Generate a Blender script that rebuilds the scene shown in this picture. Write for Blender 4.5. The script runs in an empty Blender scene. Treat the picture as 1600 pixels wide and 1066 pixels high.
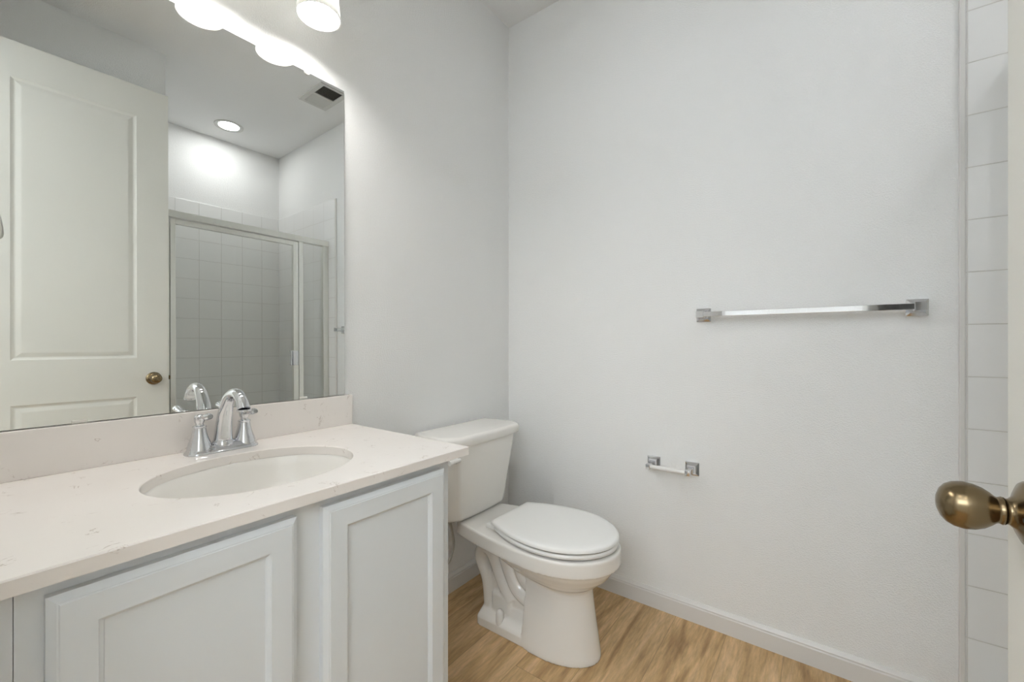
import bpy, bmesh, math
from mathutils import Vector, Matrix
PI = math.pi
R = math.radians
sc = bpy.context.scene
C = bpy.context.collection

# ------------------------------------------------------------------ camera
cd = bpy.data.cameras.new('camera')
cam = bpy.data.objects.new('camera', cd); C.objects.link(cam)
cd.sensor_width = 36.0
cd.lens = 662.64 * 36 / 1600
cd.shift_y = 2.95 / 1600
cd.clip_start = 0.02
cam.location = (1.333, -1.7696, 1.0956)
cam.rotation_euler = (R(90), 0, R(36.525))
sc.camera = cam

# ------------------------------------------------------------------ light
sc.view_settings.view_transform = 'Standard'
sc.view_settings.look = 'None'
sc.view_settings.gamma = 1.0
sc.view_settings.use_curve_mapping = False
sc.view_settings.exposure = 0.2
BULB = 165.0
BULB_COL = (1.0, 0.978, 0.95)
DOWN = 68.0
DOWN_COL = (0.97, 0.98, 1.0)
HALL_FILL = 10.0  # strength of the added hallway fill lights
w = bpy.data.worlds.new('fill_daylight'); sc.world = w; w.use_nodes = True
w.node_tree.nodes['Background'].inputs[0].default_value = (0.86, 0.93, 1.0, 1)
w.node_tree.nodes['Background'].inputs[1].default_value = 7.4  # fill light that enters by the added hallway window and the doorway

# ------------------------------------------------------------------ materials
def srgb(r, g, b):
    f = lambda c: (c/255/12.92) if c/255 <= 0.04045 else ((c/255+0.055)/1.055)**2.4
    return (f(r), f(g), f(b), 1)

class NT:
    def __init__(s, name):
        s.m = bpy.data.materials.new(name); s.m.use_nodes = True
        s.t = s.m.node_tree; s.n = s.t.nodes; s.l = s.t.links
        s.b = s.n['Principled BSDF']; s.out = s.n['Material Output']
    def add(s, typ, **kw):
        n = s.n.new(typ)
        for k, v in kw.items(): setattr(n, k, v)
        return n
    def link(s, a, b): s.l.new(a, b)
    def set(s, **kw):
        for k, v in kw.items(): s.b.inputs[k.replace('_', ' ')].default_value = v
    def pos(s):
        return s.add('ShaderNodeNewGeometry').outputs['Position']
    def bump(s, height, strength, dist):
        bp = s.add('ShaderNodeBump'); bp.inputs['Strength'].default_value = strength
        bp.inputs['Distance'].default_value = dist
        s.link(height, bp.inputs['Height']); s.link(bp.outputs[0], s.b.inputs['Normal'])
        return bp

def simple(name, col, rough=0.5, metal=0.0, spec=0.5, coat=0.0):
    k = NT(name); k.set(Base_Color=col, Roughness=rough, Metallic=metal)
    k.b.inputs['Specular IOR Level'].default_value = spec
    k.b.inputs['Coat Weight'].default_value = coat
    # faint surface variation so that no finish is perfectly uniform
    n = k.add('ShaderNodeTexNoise'); n.inputs['Scale'].default_value = 35
    k.link(k.pos(), n.inputs['Vector'])
    mr = k.add('ShaderNodeMapRange'); mr.inputs[3].default_value = max(0.0, rough-0.02); mr.inputs[4].default_value = rough+0.03
    k.link(n.outputs[0], mr.inputs[0]); k.link(mr.outputs[0], k.b.inputs['Roughness'])
    return k.m

def paint(name, col, scale=230, strength=0.35):
    k = NT(name); k.set(Base_Color=col, Roughness=0.62)
    k.b.inputs['Specular IOR Level'].default_value = 0.3
    n = k.add('ShaderNodeTexNoise'); n.inputs['Scale'].default_value = scale
    n.inputs['Detail'].default_value = 2.5; n.inputs['Distortion'].default_value = 0.6
    k.link(k.pos(), n.inputs['Vector'])
    cr = k.add('ShaderNodeMapRange'); cr.inputs[1].default_value = 0.42; cr.inputs[2].default_value = 0.62
    k.link(n.outputs[0], cr.inputs[0])
    k.bump(cr.outputs[0], strength, 0.0022)
    return k.m

M = {}
M['wall'] = paint('wall_paint', srgb(245, 245, 243))
M['ceil'] = paint('ceiling_paint', srgb(248, 248, 247))
M['door'] = simple('door_paint', srgb(226, 224, 216), 0.38, spec=0.4)
M['trim'] = simple('trim_paint', srgb(228, 226, 222), 0.35)
M['cab'] = simple('cabinet_paint', srgb(228, 232, 234), 0.42, spec=0.4)
M['ceramic'] = simple('white_ceramic', srgb(243, 240, 234), 0.10, spec=0.55)
M['seat'] = simple('seat_plastic', srgb(244, 243, 239), 0.22)
M['plastic'] = simple('clear_clip_plastic', srgb(222, 220, 212), 0.25)
M['roller'] = simple('roller_plastic', srgb(236, 234, 230), 0.3)
M['chrome'] = simple('chrome', (0.72, 0.73, 0.75, 1), 0.05, metal=1)
M['nickel'] = simple('brushed_nickel', (0.82, 0.82, 0.78, 1), 0.32, metal=1)
M['brass'] = simple('antique_brass', srgb(132, 116, 90), 0.22, metal=1)
M['dark'] = simple('dark_slot', srgb(28, 26, 24), 0.6)
M['gasket'] = simple('dark_gasket', srgb(80, 80, 74), 0.6)
M['vent'] = simple('vent_enamel', srgb(216, 216, 212), 0.45)
M['ductdark'] = simple('duct_shade_grey', srgb(120, 119, 112), 0.6)
M['hose'] = simple('braided_hose', srgb(200, 198, 192), 0.4)
M['acrylic'] = simple('acrylic_pan', srgb(228, 228, 226), 0.2)

# mirror
k = NT('mirror_silver'); k.set(Base_Color=(0.87, 0.885, 0.865, 1), Metallic=1.0, Roughness=0.0); M['mirror'] = k.m
M['mirror_edge'] = simple('mirror_edge', srgb(96, 104, 98), 0.3)

# shower glass
k = NT('shower_glass')
tr = k.add('ShaderNodeBsdfTransparent'); tr.inputs[0].default_value = (0.995, 1.0, 0.995, 1)
gl = k.add('ShaderNodeBsdfGlossy'); gl.inputs['Roughness'].default_value = 0.0
fr = k.add('ShaderNodeFresnel'); fr.inputs[0].default_value = 1.45
mx = k.add('ShaderNodeMixShader'); ge = k.add('ShaderNodeNewGeometry'); fb = k.add('ShaderNodeMath', operation='SUBTRACT'); fb.inputs[0].default_value = 1.0; k.link(ge.outputs['Backfacing'], fb.inputs[1])
fm = k.add('ShaderNodeMath', operation='MULTIPLY'); k.link(fr.outputs[0], fm.inputs[0]); k.link(fb.outputs[0], fm.inputs[1])
k.link(fm.outputs[0], mx.inputs[0]); k.link(tr.outputs[0], mx.inputs[1]); k.link(gl.outputs[0], mx.inputs[2])
k.link(mx.outputs[0], k.out.inputs[0]); M['glass'] = k.m

# frosted lamp glass
k = NT('frosted_lamp_glass')
df = k.add('ShaderNodeBsdfDiffuse'); df.inputs[0].default_value = (0.9, 0.9, 0.88, 1)
tl = k.add('ShaderNodeBsdfTranslucent'); tl.inputs[0].default_value = (0.46, 0.46, 0.45, 1)
mx = k.add('ShaderNodeMixShader'); mx.inputs[0].default_value = 0.5
k.link(df.outputs[0], mx.inputs[1]); k.link(tl.outputs[0], mx.inputs[2]); k.link(mx.outputs[0], k.out.inputs[0]); M['frost'] = k.m

def emit(name, col, s):
    k = NT(name); e = k.add('ShaderNodeEmission'); e.inputs[0].default_value = (*col, 1); e.inputs[1].default_value = s
    k.link(e.outputs[0], k.out.inputs[0]); return k.m
M['bulb'] = emit('bulb_light', BULB_COL, BULB)
M['down'] = emit('downlight_lens', DOWN_COL, DOWN)
M['hall'] = emit('hall_fill_lens', (1.0, 0.965, 0.91), HALL_FILL)

# quartz
k = NT('quartz_counter'); k.set(Roughness=0.16)
p = k.pos()
n1 = k.add('ShaderNodeTexNoise'); n1.inputs['Scale'].default_value = 13; n1.inputs['Detail'].default_value = 5; n1.inputs['Distortion'].default_value = 2.2
k.link(p, n1.inputs['Vector'])
sub = k.add('ShaderNodeMath', operation='SUBTRACT'); sub.inputs[1].default_value = 0.5; k.link(n1.outputs[0], sub.inputs[0])
ab = k.add('ShaderNodeMath', operation='ABSOLUTE'); k.link(sub.outputs[0], ab.inputs[0])
v1 = k.add('ShaderNodeMapRange'); v1.inputs[1].default_value = 0.0; v1.inputs[2].default_value = 0.014; v1.inputs[3].default_value = 1; v1.inputs[4].default_value = 0
k.link(ab.outputs[0], v1.inputs[0])
n2 = k.add('ShaderNodeTexNoise'); n2.inputs['Scale'].default_value = 24; n2.inputs['Detail'].default_value = 3
k.link(p, n2.inputs['Vector'])
v2 = k.add('ShaderNodeMapRange'); v2.inputs[1].default_value = 0.585; v2.inputs[2].default_value = 0.66
k.link(n2.outputs[0], v2.inputs[0])
mu = k.add('ShaderNodeMath', operation='MULTIPLY'); k.link(v1.outputs[0], mu.inputs[0]); k.link(v2.outputs[0], mu.inputs[1])
mu2 = k.add('ShaderNodeMath', operation='MULTIPLY'); mu2.inputs[1].default_value = 0.6; k.link(mu.outputs[0], mu2.inputs[0])
n3 = k.add('ShaderNodeTexNoise'); n3.inputs['Scale'].default_value = 5; n3.inputs['Detail'].default_value = 3; k.link(p, n3.inputs['Vector'])
cm = k.add('ShaderNodeMix', data_type='RGBA'); cm.inputs[6].default_value = srgb(246, 241, 236); cm.inputs[7].default_value = srgb(241, 234, 227)
k.link(n3.outputs[0], cm.inputs[0])
cm2 = k.add('ShaderNodeMix', data_type='RGBA'); cm2.inputs[7].default_value = srgb(158, 136, 118)
k.link(mu2.outputs[0], cm2.inputs[0]); k.link(cm.outputs[2], cm2.inputs[6]); k.link(cm2.outputs[2], k.b.inputs['Base Color'])
M['quartz'] = k.m

# wall tile  (axis = which world axis runs horizontally, h0 = first joint)
def tile(name, axis, h0, pitch_h, z0=0.247, pitch_z=0.1503):
    k = NT(name); k.set(Roughness=0.12)
    sp = k.add('ShaderNodeSeparateXYZ'); k.link(k.pos(), sp.inputs[0])
    def joint(sock, o, pitch):
        a = k.add('ShaderNodeMath', operation='SUBTRACT'); a.inputs[1].default_value = o - 50*pitch; k.link(sock, a.inputs[0])
        d = k.add('ShaderNodeMath', operation='DIVIDE'); d.inputs[1].default_value = pitch; k.link(a.outputs[0], d.inputs[0])
        f = k.add('ShaderNodeMath', operation='FRACT'); k.link(d.outputs[0], f.inputs[0])
        s = k.add('ShaderNodeMath', operation='SUBTRACT'); s.inputs[1].default_value = 0.5; k.link(f.outputs[0], s.inputs[0])
        b = k.add('ShaderNodeMath', operation='ABSOLUTE'); k.link(s.outputs[0], b.inputs[0])
        m = k.add('ShaderNodeMapRange'); m.inputs[1].default_value = 0.5-0.0022/pitch; m.inputs[2].default_value = 0.5-0.0009/pitch
        k.link(b.outputs[0], m.inputs[0]); return m.outputs[0]
    jh = joint(sp.outputs[axis], h0, pitch_h); jz = joint(sp.outputs[2], z0, pitch_z)
    mxn = k.add('ShaderNodeMath', operation='MAXIMUM'); k.link(jh, mxn.inputs[0]); k.link(jz, mxn.inputs[1])
    cm = k.add('ShaderNodeMix', data_type='RGBA'); cm.inputs[6].default_value = srgb(243, 243, 241); cm.inputs[7].default_value = srgb(214, 212, 207)
    k.link(mxn.outputs[0], cm.inputs[0]); k.link(cm.outputs[2], k.b.inputs['Base Color'])
    rm = k.add('ShaderNodeMapRange'); rm.inputs[3].default_value = 0.14; rm.inputs[4].default_value = 0.7
    k.link(mxn.outputs[0], rm.inputs[0]); k.link(rm.outputs[0], k.b.inputs['Roughness'])
    inv = k.add('ShaderNodeMath', operation='SUBTRACT'); inv.inputs[0].default_value = 1; k.link(mxn.outputs[0], inv.inputs[1])
    k.bump(inv.outputs[0], 0.6, 0.001)
    return k.m
M['tile_x'] = tile('tile_back', 0, 1.816, 0.1565)
M['tile_y'] = tile('tile_far', 1, -0.147, 0.150)

# wood floor, planks running along y
def wood():
    k = NT('wood_plank_floor'); k.set(Roughness=0.42)
    k.b.inputs['Specular IOR Level'].default_value = 0.35
    sp = k.add('ShaderNodeSeparateXYZ'); k.link(k.pos(), sp.inputs[0])
    ax = k.add('ShaderNodeMath', operation='SUBTRACT'); ax.inputs[1].default_value = 0.850 - 10*0.182; k.link(sp.outputs[0], ax.inputs[0])
    dv = k.add('ShaderNodeMath', operation='DIVIDE'); dv.inputs[1].default_value = 0.182; k.link(ax.outputs[0], dv.inputs[0])
    fl = k.add('ShaderNodeMath', operation='FLOOR'); k.link(dv.outputs[0], fl.inputs[0])
    fx = k.add('ShaderNodeMath', operation='FRACT'); k.link(dv.outputs[0], fx.inputs[0])
    of = k.add('ShaderNodeMath', operation='MULTIPLY'); of.inputs[1].default_value = 0.437; k.link(fl.outputs[0], of.inputs[0])
    ys = k.add('ShaderNodeMath', operation='DIVIDE'); ys.inputs[1].default_value = 1.22; k.link(sp.outputs[1], ys.inputs[0])
    yy = k.add('ShaderNodeMath', operation='ADD'); k.link(ys.outputs[0], yy.inputs[0]); k.link(of.outputs[0], yy.inputs[1])
    fy = k.add('ShaderNodeMath', operation='FLOOR'); k.link(yy.outputs[0], fy.inputs[0])
    fyr = k.add('ShaderNodeMath', operation='FRACT'); k.link(yy.outputs[0], fyr.inputs[0])
    cid = k.add('ShaderNodeCombineXYZ'); k.link(fl.outputs[0], cid.inputs[0]); k.link(fy.outputs[0], cid.inputs[1])
    wn = k.add('ShaderNodeTexWhiteNoise', noise_dimensions='3D'); k.link(cid.outputs[0], wn.inputs[0])
    # grain coordinates: stretched along y, shifted per plank
    sx = k.add('ShaderNodeMath', operation='MULTIPLY'); sx.inputs[1].default_value = 9.0; k.link(sp.outputs[0], sx.inputs[0])
    sy = k.add('ShaderNodeMath', operation='MULTIPLY'); sy.inputs[1].default_value = 1.1; k.link(sp.outputs[1], sy.inputs[0])
    sh = k.add('ShaderNodeMath', operation='MULTIPLY'); sh.inputs[1].default_value = 13.0; k.link(wn.outputs[0], sh.inputs[0])
    cv = k.add('ShaderNodeCombineXYZ'); k.link(sx.outputs[0], cv.inputs[0]); k.link(sy.outputs[0], cv.inputs[1]); k.link(sh.outputs[0], cv.inputs[2])
    g1 = k.add('ShaderNodeTexNoise'); g1.inputs['Scale'].default_value = 1.3; g1.inputs['Detail'].default_value = 5; g1.inputs['Distortion'].default_value = 1.4; k.link(cv.outputs[0], g1.inputs['Vector'])
    g2 = k.add('ShaderNodeTexNoise'); g2.inputs['Scale'].default_value = 13; g2.inputs['Detail'].default_value = 6; g2.inputs['Roughness'].default_value = 0.65; k.link(cv.outputs[0], g2.inputs['Vector'])
    r1 = k.add('ShaderNodeValToRGB'); k.link(g1.outputs[0], r1.inputs[0])
    e = r1.color_ramp.elements
    e[0].position = 0.30; e[0].color = srgb(160, 126, 84); e[1].position = 0.72; e[1].color = srgb(226, 192, 148)
    c = r1.color_ramp.elements.new(0.5); c.color = srgb(202, 168, 122)
    gm = k.add('ShaderNodeMapRange'); gm.inputs[1].default_value = 0.3; gm.inputs[2].default_value = 0.7; gm.inputs[3].default_value = 0.74; gm.inputs[4].default_value = 1.17
    k.link(g2.outputs[0], gm.inputs[0])
    pm = k.add('ShaderNodeMapRange'); pm.inputs[3].default_value = 0.90; pm.inputs[4].default_value = 1.10; k.link(wn.outputs[0], pm.inputs[0])
    m0 = k.add('ShaderNodeMath', operation='MULTIPLY'); k.link(gm.outputs[0], m0.inputs[0]); k.link(pm.outputs[0], m0.inputs[1])
    # plank joints
    def edge(sock, wdt):
        s = k.add('ShaderNodeMath', operation='SUBTRACT'); s.inputs[1].default_value = 0.5; k.link(sock, s.inputs[0])
        b = k.add('ShaderNodeMath', operation='ABSOLUTE'); k.link(s.outputs[0], b.inputs[0])
        m = k.add('ShaderNodeMapRange'); m.inputs[1].default_value = 0.5-wdt; m.inputs[2].default_value = 0.5; m.inputs[3].default_value = 1; m.inputs[4].default_value = 0.62
        k.link(b.outputs[0], m.inputs[0]); return m.outputs[0]
    e1 = edge(fx.outputs[0], 0.012); e2 = edge(fyr.outputs[0], 0.0016)
    m1 = k.add('ShaderNodeMath', operation='MULTIPLY'); k.link(m0.outputs[0], m1.inputs[0]); k.link(e1, m1.inputs[1])
    m2 = k.add('ShaderNodeMath', operation='MULTIPLY'); k.link(m1.outputs[0], m2.inputs[0]); k.link(e2, m2.inputs[1])
    vm = k.add('ShaderNodeVectorMath', operation='SCALE'); k.link(r1.outputs[0], vm.inputs[0]); k.link(m2.outputs[0], vm.inputs['Scale'])
    k.link(vm.outputs[0], k.b.inputs['Base Color'])
    k.bump(m2.outputs[0], 0.25, 0.0015)
    return k.m
M['wood'] = wood()

# ------------------------------------------------------------------ mesh helpers
def finish(name, bm, mat, parent=None, smooth=None, mats=None):
    bmesh.ops.recalc_face_normals(bm, faces=bm.faces)
    me = bpy.data.meshes.new(name); bm.to_mesh(me); bm.free()
    for m in (mats or [mat]): me.materials.append(m)
    if smooth is not None:
        for p in me.polygons: p.use_smooth = True
        if smooth < 180: me.set_sharp_from_angle(angle=R(smooth))
    o = bpy.data.objects.new(name, me); C.objects.link(o)
    if parent: o.parent = parent
    return o

def box(bm, x0, x1, y0, y1, z0, z1, bev=0.0, seg=2):
    r = bmesh.ops.create_cube(bm, size=1.0)
    vs = r['verts']
    for v in vs:
        v.co = Vector((x0+(v.co.x+.5)*(x1-x0), y0+(v.co.y+.5)*(y1-y0), z0+(v.co.z+.5)*(z1-z0)))
    if bev > 0:
        es = set()
        for v in vs: es.update(v.link_edges)
        bmesh.ops.bevel(bm, geom=list(es), offset=bev, segments=seg, profile=0.5, affect='EDGES')

def rings(bm, loops, cap0=True, cap1=True, closed=False):
    rs = [[bm.verts.new(p) for p in lp] for lp in loops]
    n = len(rs[0])
    pairs = list(zip(rs, rs[1:])) + ([(rs[-1], rs[0])] if closed else [])
    for a, b in pairs:
        for i in range(n):
            j = (i+1) % n
            bm.faces.new((a[i], a[j], b[j], b[i]))
    if not closed:
        if cap0: bm.faces.new(rs[0][::-1])
        if cap1: bm.faces.new(rs[-1])
    return rs

def lathe(bm, prof, origin=(0, 0, 0), axis='z', n=40, cap=True):
    """prof: (radius, height) list; axis z / x / -x / y / -y"""
    o = Vector(origin); loops = []
    for r, h in prof:
        lp = []
        for i in range(n):
            a = 2*PI*i/n; c, s = r*math.cos(a), r*math.sin(a)
            if axis == 'z': v = Vector((c, s, h))
            elif axis == 'x': v = Vector((h, c, s))
            elif axis == '-x': v = Vector((-h, c, s))
            elif axis == 'y': v = Vector((c, h, s))
            else: v = Vector((c, -h, s))
            lp.append(o+v)
        loops.append(lp)
    rings(bm, loops, cap, cap)

def catmull(pts, sub=8):
    out = []; P = [Vector(p) for p in pts]; n = len(P)
    for i in range(n-1):
        p0, p1, p2, p3 = P[max(i-1, 0)], P[i], P[i+1], P[min(i+2, n-1)]
        for k in range(sub):
            t = k/sub
            out.append(0.5*((2*p1)+(-p0+p2)*t+(2*p0-5*p1+4*p2-p3)*t*t+(-p0+3*p1-3*p2+p3)*t**3))
    out.append(P[-1]); return out

def tube(bm, pts, rad, n=16, sub=8, sy=1.0):
    """pts list of xyz, rad list (same length) or number; sy scales the section across the plane"""
    if not isinstance(rad, (list, tuple)): rad = [rad]*len(pts)
    path = catmull([(*p, ) for p in pts], sub)
    rr = [v.x for v in catmull([(r, 0, 0) for r in rad], sub)]
    loops = []; up = None
    for i, p in enumerate(path):
        t = (path[min(i+1, len(path)-1)]-path[max(i-1, 0)]).normalized()
        if up is None:
            up = Vector((0, 1, 0)) if abs(t.y) < 0.8 else Vector((0, 0, 1))
        u = (up - t*up.dot(t)).normalized(); v = t.cross(u); up = u
        loops.append([p + u*math.cos(2*PI*k/n)*rr[i]*sy + v*math.sin(2*PI*k/n)*rr[i] for k in range(n)])
    rings(bm, loops)

def thing(name, label, cat, loc=(0, 0, 0), rotz=0, group=None):
    o = bpy.data.objects.new(name, None); C.objects.link(o)
    o.empty_display_size = 0.05
    o.location = loc; o.rotation_euler = (0, 0, rotz)
    o['label'] = label; o['category'] = cat
    if group: o['group'] = group
    return o
def tag(o, label, cat, group=None):
    o['label'] = label; o['category'] = cat
    if group: o['group'] = group
    return o
def struct(name, bm, mat, label=None, smooth=None, parent=None):
    o = finish(name, bm, mat, parent, smooth)
    if not parent: o['kind'] = 'structure'
    if label: o['label'] = label; 
    return o
def rel(bm, o):
    bmesh.ops.translate(bm, verts=bm.verts, vec=-Vector(o.location))

# ------------------------------------------------------------------ dimensions
H = 2.74; XF = 2.5714; XW = 1.68; YW = -1.02; YE = -1.80; T = 0.12
XT = 1.657

# ------------------------------------------------------------------ setting
bm = bmesh.new(); box(bm, -T, XF+T, -3.4, T, -0.1, 0.0); struct('floor', bm, M['wood'])
bm = bmesh.new(); box(bm, -T, XF+T, -3.4, T, H, H+0.1); struct('ceiling', bm, M['ceil'])
bm = bmesh.new(); box(bm, -T, 0, YE-T, T, 0, H); struct('wall_left', bm, M['wall'])
bm = bmesh.new(); box(bm, 0, XF+T, 0, T, 0, H); struct('wall_back', bm, M['wall'])
bm = bmesh.new(); box(bm, XF, XF+T, YW, 0, 0, H); struct('wall_shower', bm, M['wall'])
bm = bmesh.new(); box(bm, XW, XF+T, YE-T, YW, 0, H); struct('wall_right', bm, M['wall'])
DX0, DX1, DZ = 0.70, 1.575, 2.45
bm = bmesh.new()
box(bm, 0, DX0, YE-T, YE, 0, H); box(bm, DX1, XW, YE-T, YE, 0, H); box(bm, DX0, DX1, YE-T, YE, DZ, H)
struct('wall_entrance', bm, M['wall'])
WX0, WX1, WZ0, WZ1 = -0.02, 2.4, 1.60, 2.68      # unseen window added across the hallway to send fill light indoors
bm = bmesh.new()
box(bm, -T, WX0, -3.5, -3.4, 0, H); box(bm, WX1, XF+T, -3.5, -3.4, 0, H); box(bm, WX0, WX1, -3.5, -3.4, 0, WZ0); box(bm, WX0, WX1, -3.5, -3.4, WZ1, H)
struct('wall_hallway', bm, M['wall'])
bm = bmesh.new(); box(bm, -T-.1, -T, -3.4, YE-T, 0, H); struct('wall_hallway_left', bm, M['wall'])
bm = bmesh.new(); box(bm, XF+T, XF+T+.1, -3.4, YE-T, 0, H); struct('wall_hallway_right', bm, M['wall'])
bm = bmesh.new()
for b_ in ((WX0, WX1, WZ0, WZ0+.05), (WX0, WX1, WZ1-.05, WZ1), (WX0, WX0+.05, WZ0+.05, WZ1-.05), (WX1-.05, WX1, WZ0+.05, WZ1-.05), (1.115, 1.165, WZ0+.05, WZ1-.05)):
    box(bm, b_[0], b_[1], -3.48, -3.42, b_[2], b_[3])
struct('fill_window_1', bm, M['trim'])
# door casing and jamb
bm = bmesh.new()
box(bm, DX0-0.057, DX0, YE, YE+0.014, 0, DZ+0.057, 0.004)
box(bm, DX1, DX1+0.057, YE, YE+0.014, 0, DZ+0.057, 0.004)
box(bm, DX0, DX1, YE, YE+0.014, DZ, DZ+0.057, 0.004)
box(bm, DX0, DX0+0.018, YE-T, YE, 0, DZ); box(bm, DX1-0.018, DX1, YE-T, YE, 0, DZ); box(bm, DX0+0.018, DX1-0.018, YE-T, YE, DZ-0.018, DZ)
struct('trim_1', bm, M['trim'])

# tiled surfaces
bm = bmesh.new(); box(bm, XT, XF-0.008, -0.008, 0, 0.0, 2.195, 0.002); struct('wall_tile_back', bm, M['tile_x'])
bm = bmesh.new(); box(bm, XF-0.008, XF, YW+0.008, 0, 0.0, 2.195, 0.002); struct('wall_tile_far', bm, M['tile_y'])
bm = bmesh.new(); box(bm, XW+0.02, XF-0.008, YW, YW+0.008, 0.0, 2.195, 0.002); struct('wall_tile_side', bm, M['tile_x'])
bm = bmesh.new(); box(bm, XT-0.014, XT, -0.0085, 0, 0.0, 2.195, 0.003); struct('trim_2', bm, M['trim'])

# baseboards with a moulded top
def baseboard(name, p0, p1, nrm):
    prof = [(0, 0), (0.0125, 0), (0.0125, 0.058), (0.0105, 0.062), (0.0105, 0.067), (0.008, 0.070), (0.0055, 0.076), (0.003, 0.0795), (0, 0.0795)]
    bm = bmesh.new(); nrm = Vector(nrm)
    loops = [[Vector((*p, 0)) + nrm*a + Vector((0, 0, b)) for a, b in prof] for p in (p0, p1)]
    rings(bm, loops)
    return struct(name, bm, M['trim'], smooth=25)
baseboard('baseboard_back', (0.0, 0), (XT-0.014, 0), (0, -1, 0))
baseboard('baseboard_left', (0, -0.965), (0, 0), (1, 0, 0))
baseboard('baseboard_right', (XW, YE), (XW, YW-0.0), (-1, 0, 0))

# ------------------------------------------------------------------ mirror (leans a fraction of a degree on its clips)
MX = lambda y, z: 0.0085 + 0.0034*(y+1.2) - 0.0035*(z-0.93)
mt = thing('wall_mirror', 'large frameless wall mirror above the vanity backsplash, held by small clips', 'mirror', (0, -1.36, 0.919))
bm = bmesh.new()
y0, y1, z0, z1 = -1.785, -0.9446, 0.9192, 1.9585
f = [bm.verts.new((MX(y, z), y, z)) for y, z in ((y0, z0), (y1, z0), (y1, z1), (y0, z1))]
b = [bm.verts.new((MX(y, z)-0.0047, y, z)) for y, z in ((y0, z0), (y1, z0), (y1, z1), (y0, z1))]
ff = bm.faces.new(f); bb = bm.faces.new(b[::-1])
for i in range(4): bm.faces.new((f[i], b[i], b[(i+1) % 4], f[(i+1) % 4]))
bm.normal_update()
for fc in bm.faces: fc.material_index = 1
ff.material_index = 0
rel(bm, mt)
g = finish('glass', bm, None, mt, mats=[M['mirror'], M['mirror_edge']])
def clip(y, z, kind):
    bm = bmesh.new()
    xf = MX(y, z)
    if kind == 'top':
        lathe(bm, [(0.0085, 0), (0.0085, 0.003), (0.0065, 0.0045)], (xf, y, z), 'x', 20)
        lathe(bm, [(0.0022, 0.0045), (0.0018, 0.0056)], (xf, y, z+0.003), 'x', 12)
        box(bm, 0.0005, xf, y-0.005, y+0.005, z+0.0045, z+0.012)
    else:
        box(bm, xf, xf+0.003, y-0.0125, y+0.0125, z, z+0.0065, 0.001)
        box(bm, 0.003, xf+0.003, y-0.0125, y+0.0125, z-0.0015, z-0.0003)
    rel(bm, mt); o = finish('mirror_clip', bm, M['plastic'], mt, 35)
    o['label'] = 'clear plastic mirror clip'
clip(-1.0732, 1.957, 'top'); clip(-1.585, 1.957, 'top')
clip(-1.585, 0.9195, 'bot'); clip(-1.0874, 0.9195, 'bot')

# ------------------------------------------------------------------ vanity light with three bell shades
vl = thing('vanity_light', 'three-bulb vanity light with frosted bell shades above the mirror', 'light fixture', (0, -1.318, 2.25))
bm = bmesh.new(); box(bm, 0.0, 0.022, -1.318-0.29, -1.318+0.29, 2.215, 2.295, 0.008, 3); rel(bm, vl); finish('back_plate', bm, M['nickel'], vl, 35)
for y in (-1.108, -1.318, -1.528):
    bm = bmesh.new()
    tube(bm, [(0.02, y, 2.255), (0.07, y, 2.262), (0.125, y, 2.262), (0.139, y, 2.245), (0.139, y, 2.215)], 0.008, 12)
    lathe(bm, [(0.020, 2.17), (0.024, 2.178), (0.024, 2.212), (0.012, 2.222)], (0.139, y, 0), 'z', 24)
    rel(bm, vl); finish('arm', bm, M['nickel'], vl, 40)
    bm = bmesh.new()
    outer = [(0.023, 2.195), (0.034, 2.188), (0.043, 2.172), (0.050, 2.145), (0.0545, 2.11), (0.0575, 2.08), (0.0605, 2.05)]
    inner = [(r-0.003, h) for r, h in reversed(outer)]
    lathe(bm, outer+inner, (0.139, y, 0), 'z', 48, cap=False)
    rel(bm, vl); s = finish('lamp_shade', bm, M['frost'], vl, 180)
    s['label'] = 'frosted white glass bell shade'
    bm = bmesh.new()
    prof = [(0.001, 2.064)] + [(0.03*math.sin(a), 2.094-0.03*math.cos(a)) for a in [PI*i/14 for i in range(1, 10)]] + [(0.019, 2.135), (0.0135, 2.15), (0.0135, 2.172)]
    lathe(bm, prof, (0.139, y, 0), 'z', 32)
    rel(bm, vl); b = finish('bulb', bm, M['bulb'], vl, 180); b['label'] = 'glowing white bulb'

# ------------------------------------------------------------------ vanity cabinet
XC = 0.533; CY0, CY1 = -1.7156, -0.9725; CT = 0.7945
vc = thing('vanity_cabinet', 'white shaker vanity cabinet under the pale stone counter', 'cabinet', (0, -1.344, 0))
bm = bmesh.new()
box(bm, 0.001, XC-0.019, CY1-0.018, CY1, 0.0, CT, 0.0008)             # right end panel
box(bm, 0.001, XC-0.019, CY0, CY0+0.018, 0.0, CT, 0.0008)
box(bm, 0.001, XC-0.019, CY0+0.018, CY1-0.018, 0.10, 0.118)           # floor of the box
box(bm, 0.001, 0.010, CY0+0.018, CY1-0.018, 0.118, CT)                # back
box(bm, XC-0.08, XC-0.065, CY0+0.018, CY1-0.018, 0.0, 0.10)           # toe kick
rel(bm, vc); finish('body', bm, M['cab'], vc)
bm = bmesh.new()
X0 = XC-0.0188
for a, b_ in ((CY0, CY0+0.040), (-1.3795, -1.3245), (CY1-0.040, CY1)):
    box(bm, X0, XC, a, b_, 0.10, CT)
for a, b_ in ((CY0+0.040, -1.3795), (-1.3245, CY1-0.040)):
    box(bm, X0, XC, a, b_, 0.745, CT); box(bm, X0, XC, a, b_, 0.10, 0.135)
rel(bm, vc); finish('face_frame', bm, M['cab'], vc)

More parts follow.
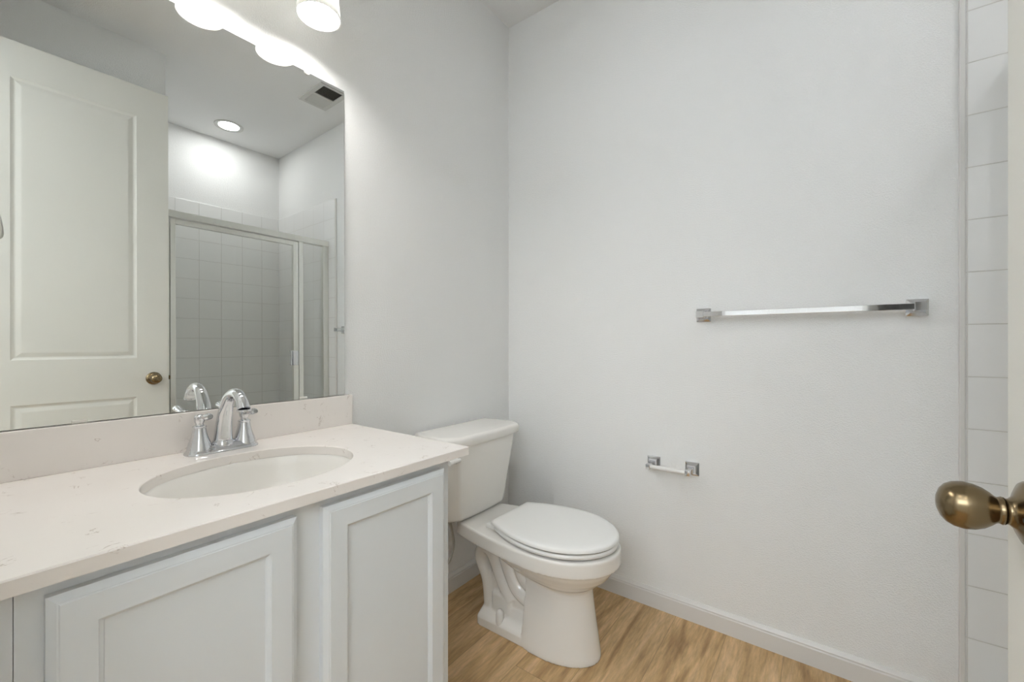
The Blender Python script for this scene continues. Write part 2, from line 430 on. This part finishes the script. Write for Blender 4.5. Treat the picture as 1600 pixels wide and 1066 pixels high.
def panel_rings(bm, xf, y0, y1, z0, z1, prof, sgn=1.0):
    """nested rectangles on plane x=xf; prof = (inset, x-offset)"""
    loops = []
    for ins, dx in prof:
        a, b_, c, d = y0+ins, y1-ins, z0+ins, z1-ins
        loops.append([Vector((xf+sgn*dx, a, c)), Vector((xf+sgn*dx, b_, c)), Vector((xf+sgn*dx, b_, d)), Vector((xf+sgn*dx, a, d))])
    return loops
for (a, b_) in ((-1.6905, -1.3759), (-1.3250, -0.9990)):
    bm = bmesh.new()
    prof = [(0.0, -0.0205), (0.0, -0.0075), (0.009, -0.0012), (0.0105, -0.0012), (0.012, 0.0), (0.0475, 0.0), (0.0485, -0.002), (0.053, -0.0055), (0.0545, -0.0085), (0.0575, -0.0085)]
    rings(bm, panel_rings(bm, XC+0.0205, a, b_, 0.125, 0.7745, prof))
    rel(bm, vc); d = finish('cabinet_door', bm, M['cab'], vc)
# filler strip to the entrance wall
bm = bmesh.new(); box(bm, 0.45, XC, YE, CY0-0.0007, 0.0, CT)
tag(finish('filler_panel', bm, M['cab']), 'narrow white filler panel between the vanity cabinet and the entrance wall', 'panel')

# ------------------------------------------------------------------ countertop with sink cut-out
SX, SY, SA, SB = 0.311, -1.340, 0.206, 0.166      # centre, half length (y), half width (x)
CZ0, CZ1 = 0.795, 0.817
ct = thing('countertop', 'pale speckled quartz countertop with backsplash on the white vanity', 'countertop', (0, -1.36, CZ0))
bm = bmesh.new()
x0, x1, y0, y1 = 0.0, 0.5603, YE, -0.9214
angs = sorted(set([2*PI*i/96 for i in range(96)] + [math.atan2(y-SY, x-SX) % (2*PI) for x in (x0, x1) for y in (y0, y1)]))
def rect_pt(a, ins=0.0):
    c, s = math.cos(a), math.sin(a); t = 1e9
    if c > 1e-9: t = min(t, (x1-ins-SX)/c)
    if c < -1e-9: t = min(t, (x0+0-SX)/c)
    if s > 1e-9: t = min(t, (y1-ins-SY)/s)
    if s < -1e-9: t = min(t, (y0+0-SY)/s)
    return SX+c*t, SY+s*t
def ell_pt(a, g=0.0):
    c, s = math.cos(a), math.sin(a); t = 1/math.sqrt((c/(SB+g))**2+(s/(SA+g))**2)
    return SX+c*t, SY+s*t
L = []
L.append([Vector((*ell_pt(a), CZ0)) for a in angs]); L.append([Vector((*rect_pt(a), CZ0)) for a in angs])
L.append([Vector((*rect_pt(a), CZ1-0.002)) for a in angs]); L.append([Vector((*rect_pt(a, 0.002), CZ1)) for a in angs])
L.append([Vector((*ell_pt(a, 0.0015), CZ1)) for a in angs]); L.append([Vector((*ell_pt(a), CZ1-0.0015)) for a in angs])
rings(bm, L, closed=True)
rel(bm, ct); finish('slab', bm, M['quartz'], ct, 30)
bm = bmesh.new(); box(bm, 0.0, 0.02, YE, -0.9214, CZ1, 0.9171, 0.0012, 2); rel(bm, ct); finish('backsplash', bm, M['quartz'], ct)

# sink bowl
sk = thing('sink', 'oval white undermount sink set into the quartz countertop', 'sink', (SX, SY, 0.65))
bm = bmesh.new()
def ell(k, z, g=0.0): return [Vector((SX+(SB+g)*k*math.cos(2*PI*i/72), SY+(SA+g)*k*math.sin(2*PI*i/72), z)) for i in range(72)]
inner = [(1.10, .7945), (1.005, .7945), (0.99, .790), (0.965, .775), (0.93, .745), (0.86, .710), (0.74, .683), (0.55, .665), (0.30, .656), (0.12, .652)]
outer = [(0.12, .644), (0.30, .647), (0.57, .656), (0.77, .674), (0.90, .703), (0.975, .742), (1.01, .775), (1.03, .786), (1.10, .786)]
rings(bm, [ell(k_, z) for k_, z in inner+outer], closed=True)
rel(bm, sk); finish('bowl', bm, M['ceramic'], sk, 50)
bm = bmesh.new(); lathe(bm, [(0.020, 0.640), (0.020, .653), (0.026, .6555), (0.028, .6545), (0.030, .6535), (0.030, 0.6505), (0.0262, 0.647)][::1], (SX, SY, 0), 'z', 32)
rel(bm, sk); finish('drain', bm, M['chrome'], sk, 35)

# ------------------------------------------------------------------ faucet
FX, FY, FZ = 0.066, -1.329, CZ1+0.0002
fc = thing('faucet', 'polished chrome two-handle faucet with arched spout behind the sink', 'faucet', (FX, FY, FZ))
bm = bmesh.new()
def stad(hl, hw, z, n=48):
    out = []
    for i in range(n):
        a = 2*PI*i/n; c, s = math.cos(a), math.sin(a)
        yy = (hl-hw)*(1 if s > 0 else -1) if abs(s) > 1e-9 else 0
        e = 0.85
        out.append(Vector((hw*math.copysign(abs(c)**e, c), yy+hw*s, z)))
    return out
rings(bm, [stad(.083, .030, 0), stad(.083, .030, .0035), stad(.0815, .0285, .005), stad(.0775, .0245, .0115), stad(.075, .022, .0165), stad(.0735, .0205, .019)])
finish('base_plate', bm, M['chrome'], fc, 50)
for s in (-1, 1):
    bm = bmesh.new()
    prof = [(.0265, .006), (.0265, .0185), (.0245, .021), (.0245, .0235), (.0215, .032), (.018, .043), (.0155, .054), (.0138, .065), (.0152, .0665), (.0152, .0695), (.0125, .071)]
    lathe(bm, prof, (0, s*.051, 0), 'z', 36); sk_ = finish('handle_body', bm, M['chrome'], fc, 40)
    bm = bmesh.new()
    lathe(bm, [(.0095, .071), (.0085, .076), (.011, .080), (.0125, .0865), (.0118, .092), (.0085, .0965), (.003, .0985)], (0, s*.051, 0), 'z', 28)
    tube(bm, [(0.004, s*.051, .089), (.02, s*.051, .0925), (.040, s*.051, .0955), (.058, s*.051, .0985), (.070, s*.051, .0995)], [.0065, .0055, .0070, .0082, .0045], 14, 6, 1.25)
    finish('lever_handle', bm, M['chrome'], fc, 60)
bm = bmesh.new()
tube(bm, [(0.002, 0, .012), (.003, 0, .035), (.008, 0, .070), (.020, 0, .105), (.040, 0, .136), (.066, 0, .151), (.094, 0, .1505), (.117, 0, .137), (.130, 0, .117)],
     [.0235, .0205, .0182, .0162, .0145, .0132, .0128, .0132, .0142], 24, 8)
lathe(bm, [(.0152, 0), (.0152, .004), (.0130, .005)], (.1300, 0, .1125), 'z', 28)
lathe(bm, [(.0258, .014), (.0258, .022), (.022, .027)], (0.002, 0, 0), 'z', 32)
finish('spout', bm, M['chrome'], fc, 50)

# ------------------------------------------------------------------ toilet
TY = -0.420
to = thing('toilet', 'white two-piece elongated toilet with closed lid in the corner beside the vanity', 'toilet', (0.45, TY, 0))
def soft(name, bm, mat, voxel, smooth_it, parent):
    o = finish(name+'_tmp', bm, mat, None, 180)
    m = o.modifiers.new('r', 'REMESH'); m.mode = 'VOXEL'; m.voxel_size = voxel; m.use_smooth_shade = True
    m2 = o.modifiers.new('s', 'SMOOTH'); m2.iterations = smooth_it; m2.factor = 0.5
    dg = bpy.context.evaluated_depsgraph_get(); dg.update()
    me = bpy.data.meshes.new_from_object(o.evaluated_get(dg)); me.name = name
    for p in me.polygons: p.use_smooth = True
    bpy.data.objects.remove(o)
    n = bpy.data.objects.new(name, me); C.objects.link(n); n.parent = parent
    return n
def egg(xb, xm, xf, hw, hb, z, n=64, pw=2.0, back_flat=True):
    """plan outline: back edge at xb with half width hb, widest hw at xm, rounded tip at xf (y about 0)"""
    out = []
    for i in range(n+1):                      # front half ellipse, from +y to -y
        a = PI/2 - PI*i/n
        c, s = math.cos(a), math.sin(a)
        out.append(Vector((xm+(xf-xm)*abs(c)**(2/pw), hw*math.copysign(abs(s)**(2/pw), s), z)))
    m = 14
    for i in range(1, m+1):
        t = i/m; out.append(Vector((xm+(xb-xm)*t, -(hb+(hw-hb)*math.cos(t*PI/2)**0.9), z)))
    for i in range(m, 0, -1):
        t = i/m; out.append(Vector((xm+(xb-xm)*t, (hb+(hw-hb)*math.cos(t*PI/2)**0.9), z)))
    return out
def shift(lp, dx=0, dy=TY): return [v+Vector((dx, dy, 0)) for v in lp]

bm = bmesh.new()
# rim + deck
rim = [(0.0, 0.335), (-0.006, 0.337), (0.0, 0.341), (0.0, 0.384), (-0.004, 0.389)]
rings(bm, [shift(egg(0.150, 0.545, 0.774+g, 0.182+g, 0.122+g, z)) for g, z in rim])
# bowl under-body
bowl = [(.16, .56, .762, .170, .100, .338), (.24, .565, .752, .158, .095, .315), (.32, .57, .735, .140, .090, .290), (.38, .57, .708, .118, .085, .265), (.43, .57, .680, .094, .075, .245), (.44, .57, .672, .088, .070, .228)]
rings(bm, [shift(egg(a, b_, c, d, e, z)) for a, b_, c, d, e, z in bowl[::-1]])
# pedestal
ped = [(.448, .52, .706, .112, .102, .0), (.448, .52, .706, .112, .102, .012), (.449, .525, .700, .109, .100, .05), (.452, .535, .690, .103, .096, .11), (.456, .545, .681, .097, .091, .17), (.46, .55, .675, .094, .088, .215), (.46, .555, .675, .094, .088, .245)]
rings(bm, [shift(egg(a, b_, c, d, e, z)) for a, b_, c, d, e, z in ped])
# rear foot
def rrect(x0, x1, hw, z, r=0.02, n=5):
    out = []
    for cx, cy, a0 in ((x1-r, hw-r, 0), (x0+r, hw-r, PI/2), (x0+r, -hw+r, PI), (x1-r, -hw+r, 3*PI/2)):
        for i in range(n+1):
            a = a0+PI/2*i/n; out.append(Vector((cx+r*math.cos(a), cy+r*math.sin(a), z)))
    return out
rings(bm, [shift(rrect(a, .50, hw, z, .016)) for a, hw, z in ((.232, .102, 0), (.232, .102, .031), (.235, .097, .039), (.240, .072, .062), (.248, .060, .092), (.254, .050, .100))])
# boss and inner web
for s in (-1, 1):
    box(bm, .284, .378, TY+s*.042-.030, TY+s*.042+.030, .04, .134, .013, 3)
box(bm, .27, .50, TY-.056, TY+.056, .05, .34, .01, 2)
# trapway bends on both flanks
for s in (-1, 1):
    y = TY+s*0.040
    tube(bm, [(.262, y, .05), (.258, y, .11), (.248, y, .165), (.222, y, .215), (.214, y, .25), (.236, y, .280), (.268, y, .272), (.292, y, .235), (.318, y, .185), (.342, y, .145), (.37, y, .11)], .0285, 18, 6, 1.15)
    tube(bm, [(.320, y, .325), (.345, y, .27), (.372, y, .215), (.402, y, .172), (.445, y, .150), (.48, y, .15)], [.032, .034, .035, .036, .036, .036], 18, 6, 1.15)
    tube(bm, [(.38, y-s*.008, .32), (.41, y-s*.004, .27), (.44, y, .225), (.48, y, .20)], [.036, .040, .042, .042], 18, 6, 1.05)
# short neck that carries the tank
box(bm, .12, .26, TY-.085, TY+.085, .30, .345, .015, 3)
rel(bm, to)
soft('bowl', bm, M['ceramic'], 0.0034, 4, to)

# tank
def tank_loop(xb, xf, hwb, hwf, chx, chy, z, bow=0.004, n=6):
    """plan: straight back, sides widening forward, chamfered front corners, bowed front"""
    pts = [(xb, -hwb), (xf-chx, -hwf), (xf-chx*0.5, -hwf+chy*0.35), (xf, -hwf+chy)]
    for i in range(1, n):
        t = -1+2*i/n; pts.append((xf+bow*(1-t*t), t*(hwf-chy)))
    pts += [(xf, hwf-chy), (xf-chx*0.5, hwf-chy*0.35), (xf-chx, hwf), (xb, hwb)]
    return [Vector((a, TY-0.010+b_, z)) for a, b_ in pts]
bm = bmesh.new()
rings(bm, [tank_loop(.060, .150, .135, .140, .03, .04, .3885), tank_loop(.045, .178, .155, .163, .035, .045, .392), tank_loop(.034, .190, .165, .176, .04, .045, .402), tank_loop(.030, .197, .172, .186, .045, .045, .45), tank_loop(.025, .214, .188, .206, .045, .045, .60), tank_loop(.022, .226, .198, .216, .045, .045, .701)])
rel(bm, to); t_ = finish('tank', bm, M['ceramic'], to, 28)
bv = t_.modifiers.new('b', 'BEVEL'); bv.width = 0.008; bv.segments = 4; bv.limit_method = 'ANGLE'; bv.angle_limit = R(20)
bm = bmesh.new()
tl_ = lambda g, z: tank_loop(.016-g, .240+g, .212+g, .236+g, .052, .050, z, .006)
rings(bm, [tl_(-.008, .7015), tl_(-.002, .7025), tl_(0, .706), tl_(.001, .728), tl_(-.002, .7345), tl_(-.009, .7385), tl_(-.02, .7395)])
rel(bm, to); finish('tank_lid', bm, M['ceramic'], to, 40)
# flush lever on the front left of the tank
bm = bmesh.new()
lathe(bm, [(.013, -.001), (.013, .006), (.009, .010), (.007, .018)], (.2180, -.622, .656), 'x', 24)
tube(bm, [(.235, -.616, .658), (.238, -.628, .659), (.238, -.648, .6595), (.236, -.670, .658)], [.0075, .008, .0085, .0095], 14, 6)
rel(bm, to); l_ = finish('flush_lever', bm, M['seat'], to, 60)

# seat, lid, hinges, bolt caps
def slab(loops, parent, name, mat, hole=None):
    bm = bmesh.new(); rings(bm, loops); rel(bm, to); return finish(name, bm, mat, to, 40)
SE = lambda g, z: shift(egg(.335-g, .545, .765+g, .178+g, .115+g, z, pw=2.0))
# the ring of the seat: open in the middle
bm = bmesh.new()
SI = lambda g, z: shift(egg(.40-g, .545, .690+g, .112+g, .06+g, z))
rings(bm, [SE(-.006, .3962), SE(0, .3985), SE(.001, .405), SE(-.003, .4108), SI(.004, .4108), SI(0, .405), SI(.002, .3962)], closed=True)
rel(bm, to); finish('seat', bm, M['seat'], to, 40)
LE = lambda g, z: shift(egg(.322-g, .545, .768+g, .179+g, .118+g, z))
slab([LE(-.008, .4146), LE(-.003, .4153), LE(0, .418), LE(0, .4235), LE(-.003, .4285), LE(-.010, .4315), LE(-.03, .4330), LE(-.07, .4338)], to, 'lid', M['seat'])
# thin dark bumpers keep the gaps open
for s in (-1, 1):
    bm = bmesh.new()
    box(bm, .285, .335, TY+s*.085-.018, TY+s*.085+.018, .387, .405, .004, 2)
    lathe(bm, [(.009, -.020), (.009, .020)], (.318, TY+s*.085, .411), 'y', 18)
    rel(bm, to); finish('hinge', bm, M['seat'], to, 40)
    bm = bmesh.new()
    lathe(bm, [(.0155, .030), (.0155, .066), (.0135, .077), (.0085, .084), (.001, .0865)], (.340, TY+s*.086, 0), 'z', 24)
    rel(bm, to); finish('bolt_cap', bm, M['seat'], to, 60)
for (bx, by) in ((.44, .135), (.44, -.135), (.66, .10), (.66, -.10)):
    bm = bmesh.new(); box(bm, bx-.012, bx+.012, TY+by-.006, TY+by+.006, .3885, .3965); rel(bm, to); finish('bumper', bm, M['gasket'], to)

# supply valve and hose behind
sv = thing('water_supply', 'white toilet supply hose and stop valve on the wall behind the toilet', 'valve', (0, -.63, .17))
bm = bmesh.new()
lathe(bm, [(.026, 0), (.026, .003), (.012, .008), (.008, .010), (.008, .045)], (0, -.63, .17), 'x', 24)
lathe(bm, [(.012, .035), (.012, .062)], (0, -.63, .17), 'x', 18)
rel(bm, sv); finish('valve', bm, M['chrome'], sv, 40)
bm = bmesh.new()
tube(bm, [(.05, -.63, .182), (.053, -.615, .192), (.08, -.577, .186), (.10, -.541, .202), (.10, -.519, .232), (.10, -.508, .267), (.10, -.515, .31), (.10, -.5264, .353), (.10, -.532, .374)], .0055, 12, 8)
rel(bm, sv); finish('hose', bm, M['hose'], sv, 180)
bm = bmesh.new(); lathe(bm, [(.013, .366), (.018, .370), (.018, .383), (.014, .388)], (.10, -.535, 0), 'z', 12); rel(bm, sv); finish('coupling_nut', bm, M['seat'], sv, 30)

# ------------------------------------------------------------------ towel bar and paper holder on the back wall
def post(bm, x, z, d, arm=0.013):
    q = 0.0255
    sq = lambda h, y: [Vector((x-h, y, z-h)), Vector((x+h, y, z-h)), Vector((x+h, y, z+h)), Vector((x-h, y, z+h))]
    rings(bm, [sq(q, 0), sq(q, -.005), sq(q-.0035, -.0075), sq(q-.0085, -.0110), sq(arm+.0015, -.0175), sq(arm, -.024), sq(arm, -d)])
tb = thing('towel_bar', 'long square chrome towel bar on the back wall', 'towel bar', (1.253, 0, 1.203))
for x in (.951, 1.555):
    bm = bmesh.new(); post(bm, x, 1.203, .072, .0125); rel(bm, tb); finish('post', bm, M['chrome'], tb, 20)
bm = bmesh.new(); box(bm, .951+.010, 1.555-.010, -.069, -.053, 1.194, 1.212, .001, 2); rel(bm, tb); finish('bar', bm, M['chrome'], tb)
tp = thing('toilet_paper_holder', 'small chrome paper holder with white roller low on the back wall', 'paper holder', (.834, 0, .600))
for x, s in ((.7585, 1), (.909, -1)):
    bm = bmesh.new(); post(bm, x, .600, .040, .011)
    box(bm, x-.009, x+.009, -.081, -.036, .5895, .6085, .0009, 2)
    rel(bm, tp); finish('post', bm, M['chrome'], tp, 30)
bm = bmesh.new(); lathe(bm, [(.006, 0), (.0085, .004), (.0085, .030), (.0098, .034), (.0098, .098), (.0085, .102), (.0085, .1325), (.006, .1365)], (.7655, -.071, .599), 'x', 28)
rel(bm, tp); r_ = finish('roller', bm, M['roller'], tp, 40); r_['label'] = 'white plastic spring roller'

# ------------------------------------------------------------------ towel ring on the entrance wall
tr_ = thing('towel_ring', 'towel ring beside the mirror, only its rim showing at the left edge', 'towel ring', (.30, YE, 1.40))
bm = bmesh.new()
q = .0255
sq = lambda h, y: [Vector((.30-h, y, 1.40-h)), Vector((.30+h, y, 1.40-h)), Vector((.30+h, y, 1.40+h)), Vector((.30-h, y, 1.40+h))]
rings(bm, [sq(q, YE), sq(q, YE+.006), sq(q-.004, YE+.012), sq(.012, YE+.02), sq(.011, YE+.055)])
rel(bm, tr_); finish('post', bm, M['chrome'], tr_, 20)
bm = bmesh.new()
cpts = []
for i in range(25):
    a = PI/2+2*PI*i/24
    rr = .073
    cpts.append((.30+rr*math.cos(a), YE+.045+.0395*(1-math.sin(a))/2, 1.336+rr*math.sin(a)))
tube(bm, cpts, .0055, 14, 3)
rel(bm, tr_); finish('ring', bm, M['nickel'], tr_, 180)

# ------------------------------------------------------------------ room door, standing open
dr = thing('open_door', 'white two-panel door standing open against the right side', 'door', (1.4976, -1.0532, 0), R(1.17))
W = 0.735; ZT = 2.420; ZB = 0.012
bm = bmesh.new()
ys = [0, -.129, -.545, -W]
zs = [ZB, .22, .832, 1.030, 2.265, ZT]
# front and back faces with moulded panels
pp = [(0, 0), (.003, .0018), (.010, .0042), (.014, .0044), (.030, .0010), (.0335, .0006)]
for side in (0, 1):
    X = 0 if side == 0 else .035
    sg = 1 if side == 0 else -1
    for i in range(3):
        for j in range(5):
            ya, yb, za, zb = ys[i+1], ys[i], zs[j], zs[j+1]
            if i == 1 and j in (1, 3):
                rings(bm, panel_rings(bm, X, ya, yb, za, zb, pp, sg), cap0=False)
            else:
                bm.faces.new([bm.verts.new(v) for v in ((X, ya, za), (X, yb, za), (X, yb, zb), (X, ya, zb))])
for (a, b_) in (((0, ZB), (0, ZT)), ((0, ZT), (-W, ZT)), ((-W, ZT), (-W, ZB)), ((-W, ZB), (0, ZB))):
    bm.faces.new([bm.verts.new(v) for v in ((0, *a), (0, *b_), (.035, *b_), (.035, *a))])
bmesh.ops.remove_doubles(bm, verts=bm.verts, dist=1e-5)
finish('door_leaf', bm, M['door'], dr)
KY, KZ = -.062, .922
for side in (0, 1):
    ax = '-x' if side == 0 else 'x'; X = 0 if side == 0 else .035
    bm = bmesh.new()
    lathe(bm, [(.0325, 0), (.0325, .003), (.0305, .0055), (.024, .0085), (.0165, .0115), (.0130, .0150), (.0128, .0175), (.0138, .0185)], (X, KY, KZ), ax, 44)
    ro = finish('rosette', bm, M['brass'], dr, 50)
    bm = bmesh.new(); lathe(bm, [(.0022, 0), (.0022, .0004)], (X-(.0102 if side == 0 else -.0102), KY-.0205, KZ-.001), ax, 12)
    finish('privacy_hole', bm, M['dark'], ro)
    bm = bmesh.new()
    prof = [(.0135, .0188), (.0142, .0200), (.0135, .0215), (.0130, .0230), (.0140, .0250), (.0172, .0285), (.0208, .0335), (.0236, .0405), (.0247, .0480), (.0232, .0560), (.0200, .0615), (.0150, .0655), (.0080, .0682), (.001, .0690)]
    lathe(bm, prof, (X, KY, KZ), ax, 48)
    kb = finish('door_knob', bm, M['brass'], dr, 80); kb['label'] = 'egg-shaped antique brass knob'
bm = bmesh.new(); box(bm, .005, .030, -.0005, .0012, KZ-.028, KZ+.028); box(bm, .011, .024, 0, .010, KZ-.011, KZ+.011, .003); finish('latch', bm, M['brass'], dr)
for hz in (.20, 1.2, 2.2):
    bm = bmesh.new(); lathe(bm, [(.006, hz-.045), (.006, hz+.045)], (.0, -W-.004, 0), 'z', 14); finish('hinge', bm, M['brass'], dr, 40)

# ------------------------------------------------------------------ shower
XS = 1.756
pan = thing('shower_pan', 'white acrylic shower pan with raised curb under the glass enclosure', 'shower pan', (2.1, -.51, 0))
bm = bmesh.new()
px0, px1, py0, py1 = XW+.012, XF-.009, YW+.009, -.0095
def rl(i, z): return [Vector((px0+i, py0+i, z)), Vector((px1-i, py0+i, z)), Vector((px1-i, py1-i, z)), Vector((px0+i, py1-i, z))]
rings(bm, [rl(0, .0), rl(0, .095), rl(.005, .10), rl(.075, .10), rl(.09, .05), rl(.30, .035)])
rel(bm, pan); finish('pan', bm, M['acrylic'], pan)
bm = bmesh.new(); lathe(bm, [(.04, .036), (.05, .038), (.05, .040), (.03, .041)], (2.12, -.51, 0), 'z', 24); rel(bm, pan); finish('drain', bm, M['chrome'], pan, 40)

se = thing('shower_enclosure', 'framed glass shower enclosure with hinged door and narrow fixed pane', 'shower enclosure', (XS, -.51, .10))
N = M['nickel']
def part(name, mat, *boxes, parent=None, bev=.0015):
    bm = bmesh.new()
    for b_ in boxes: box(bm, *b_, bev, 2)
    if parent in (None, se): rel(bm, se); return finish(name, bm, mat, se)
    rel(bm, se); return finish(name, bm, mat, parent)
part('header', N, (XS-.012, XS+.028, YW+.0095, -.0095, 1.842, 1.884), (XS-.016, XS-.012, YW+.0095, -.0095, 1.842, 1.850))
part('sill', N, (XS-.012, XS+.028, YW+.0095, -.0095, .1005, .128))
part('jamb', N, (XS-.008, XS+.024, YW+.0095, YW+.034, .128, 1.842))
part('jamb', N, (XS-.008, XS+.024, -.051, -.0095, .128, 1.842))
part('mullion', N, (XS-.010, XS+.024, -.2365, -.2040, .128, 1.842))
part('fixed_pane', M['glass'], (XS+.006, XS+.012, -.2035, -.0515, .1285, 1.8415), bev=0)
sd = part('shower_door', N, (XS-.012, XS+.012, -.983, -.957, .134, 1.834), (XS-.012, XS+.012, -.2765, -.2400, .134, 1.834), (XS-.012, XS+.012, -.957, -.2765, 1.806, 1.834), (XS-.012, XS+.012, -.957, -.2765, .134, .165))
g_ = part('pane', M['glass'], (XS-.003, XS+.003, -.9568, -.2767, .1652, 1.8058), parent=sd, bev=0)
h_ = part('pull_handle', M['chrome'], (XS-.016, XS-.0125, -.3055, -.2440, .948, 1.052), (XS-.036, XS-.016, -.3055, -.3015, .948, 1.052), (XS-.036, XS-.016, -.290, -.286, .948, 1.052), parent=sd, bev=.001)
part('door_seal', M['gasket'], (XS-.006, XS+.006, -.2398, -.2368, .134, 1.834), parent=sd, bev=0)

# downlight over the shower
dl = thing('recessed_downlight', 'round recessed downlight glowing in the ceiling above the shower', 'ceiling light', (2.278, -.492, H))
bm = bmesh.new(); lathe(bm, [(.0655, -.0006), (.0660, -.0020), (.0885, -.0062), (.0925, -.0052), (.094, -.0004)], (0, 0, 0), 'z', 48, cap=False)
vs = bm.verts[:]; rr_ = []
finish('trim_ring', bm, M['vent'], dl, 50)
bm = bmesh.new(); lathe(bm, [(.0652, -.0003), (.0652, -.0022), (.060, -.0026)], (0, 0, 0), 'z', 48); finish('lens', bm, M['down'], dl)

# supply vent in the ceiling: two banks of louvres set opposite ways
vt = thing('ceiling_vent', 'square white two-way ceiling vent in front of the shower', 'vent', (1.3605, -.262, H))
bm = bmesh.new()
x0, x1, y0, y1 = -.145, .143, -.095, .095
ix = [(-.124, -.008), (.008, .120)]
for b_ in ((x0, -.124, y0, y1), (.120, x1, y0, y1), (-.008, .008, -.066, .066), (-.124, .120, y0, -.066), (-.124, .120, .066, y1)):
    box(bm, b_[0], b_[1], b_[2], b_[3], -.007, -.0005)
finish('frame', bm, M['vent'], vt)
for bank, (a, b_) in enumerate(ix):
    bm = bmesh.new(); box(bm, a, b_, -.066, .066, -.0008, -.0003); finish('duct_shade', bm, M['ductdark'], vt)  # flat sheet, its grey stands in for the shade inside the duct
    for i in range(9):
        xx = a+(b_-a)*(i+.5)/9
        tilt = -1 if bank == 0 else 1
        bm = bmesh.new()
        dx = .0058*tilt
        vs = [(xx-dx, -.0012), (xx-dx+.0008, -.0010), (xx+dx+.0008, -.0088), (xx+dx, -.0090)]
        lo = [[Vector((p, yy, z)) for p, z in vs] for yy in (-.066, .066)]
        rings(bm, lo); finish('louvre', bm, M['vent'], vt)

# ------------------------------------------------------------------ hallway fill lights added behind the camera, out of view
for i, (x, y) in enumerate(((0.75, -2.35), (1.45, -2.75))):
    o = thing('hallway_fill_light', ('round ceiling light added as unseen fill in the hallway nearer the doorway', 'round ceiling light added as unseen fill deeper in the hallway')[i], 'ceiling light', (x, y, H))
    bm = bmesh.new(); lathe(bm, [(.150, -.0005), (.155, -.02), (.15, -.024)], (0, 0, 0), 'z', 40); finish('housing', bm, M['vent'], o, 50)
    bm = bmesh.new(); lathe(bm, [(.145, -.0245), (.135, -.030)], (0, 0, 0), 'z', 40); finish('lens', bm, M['hall'], o)
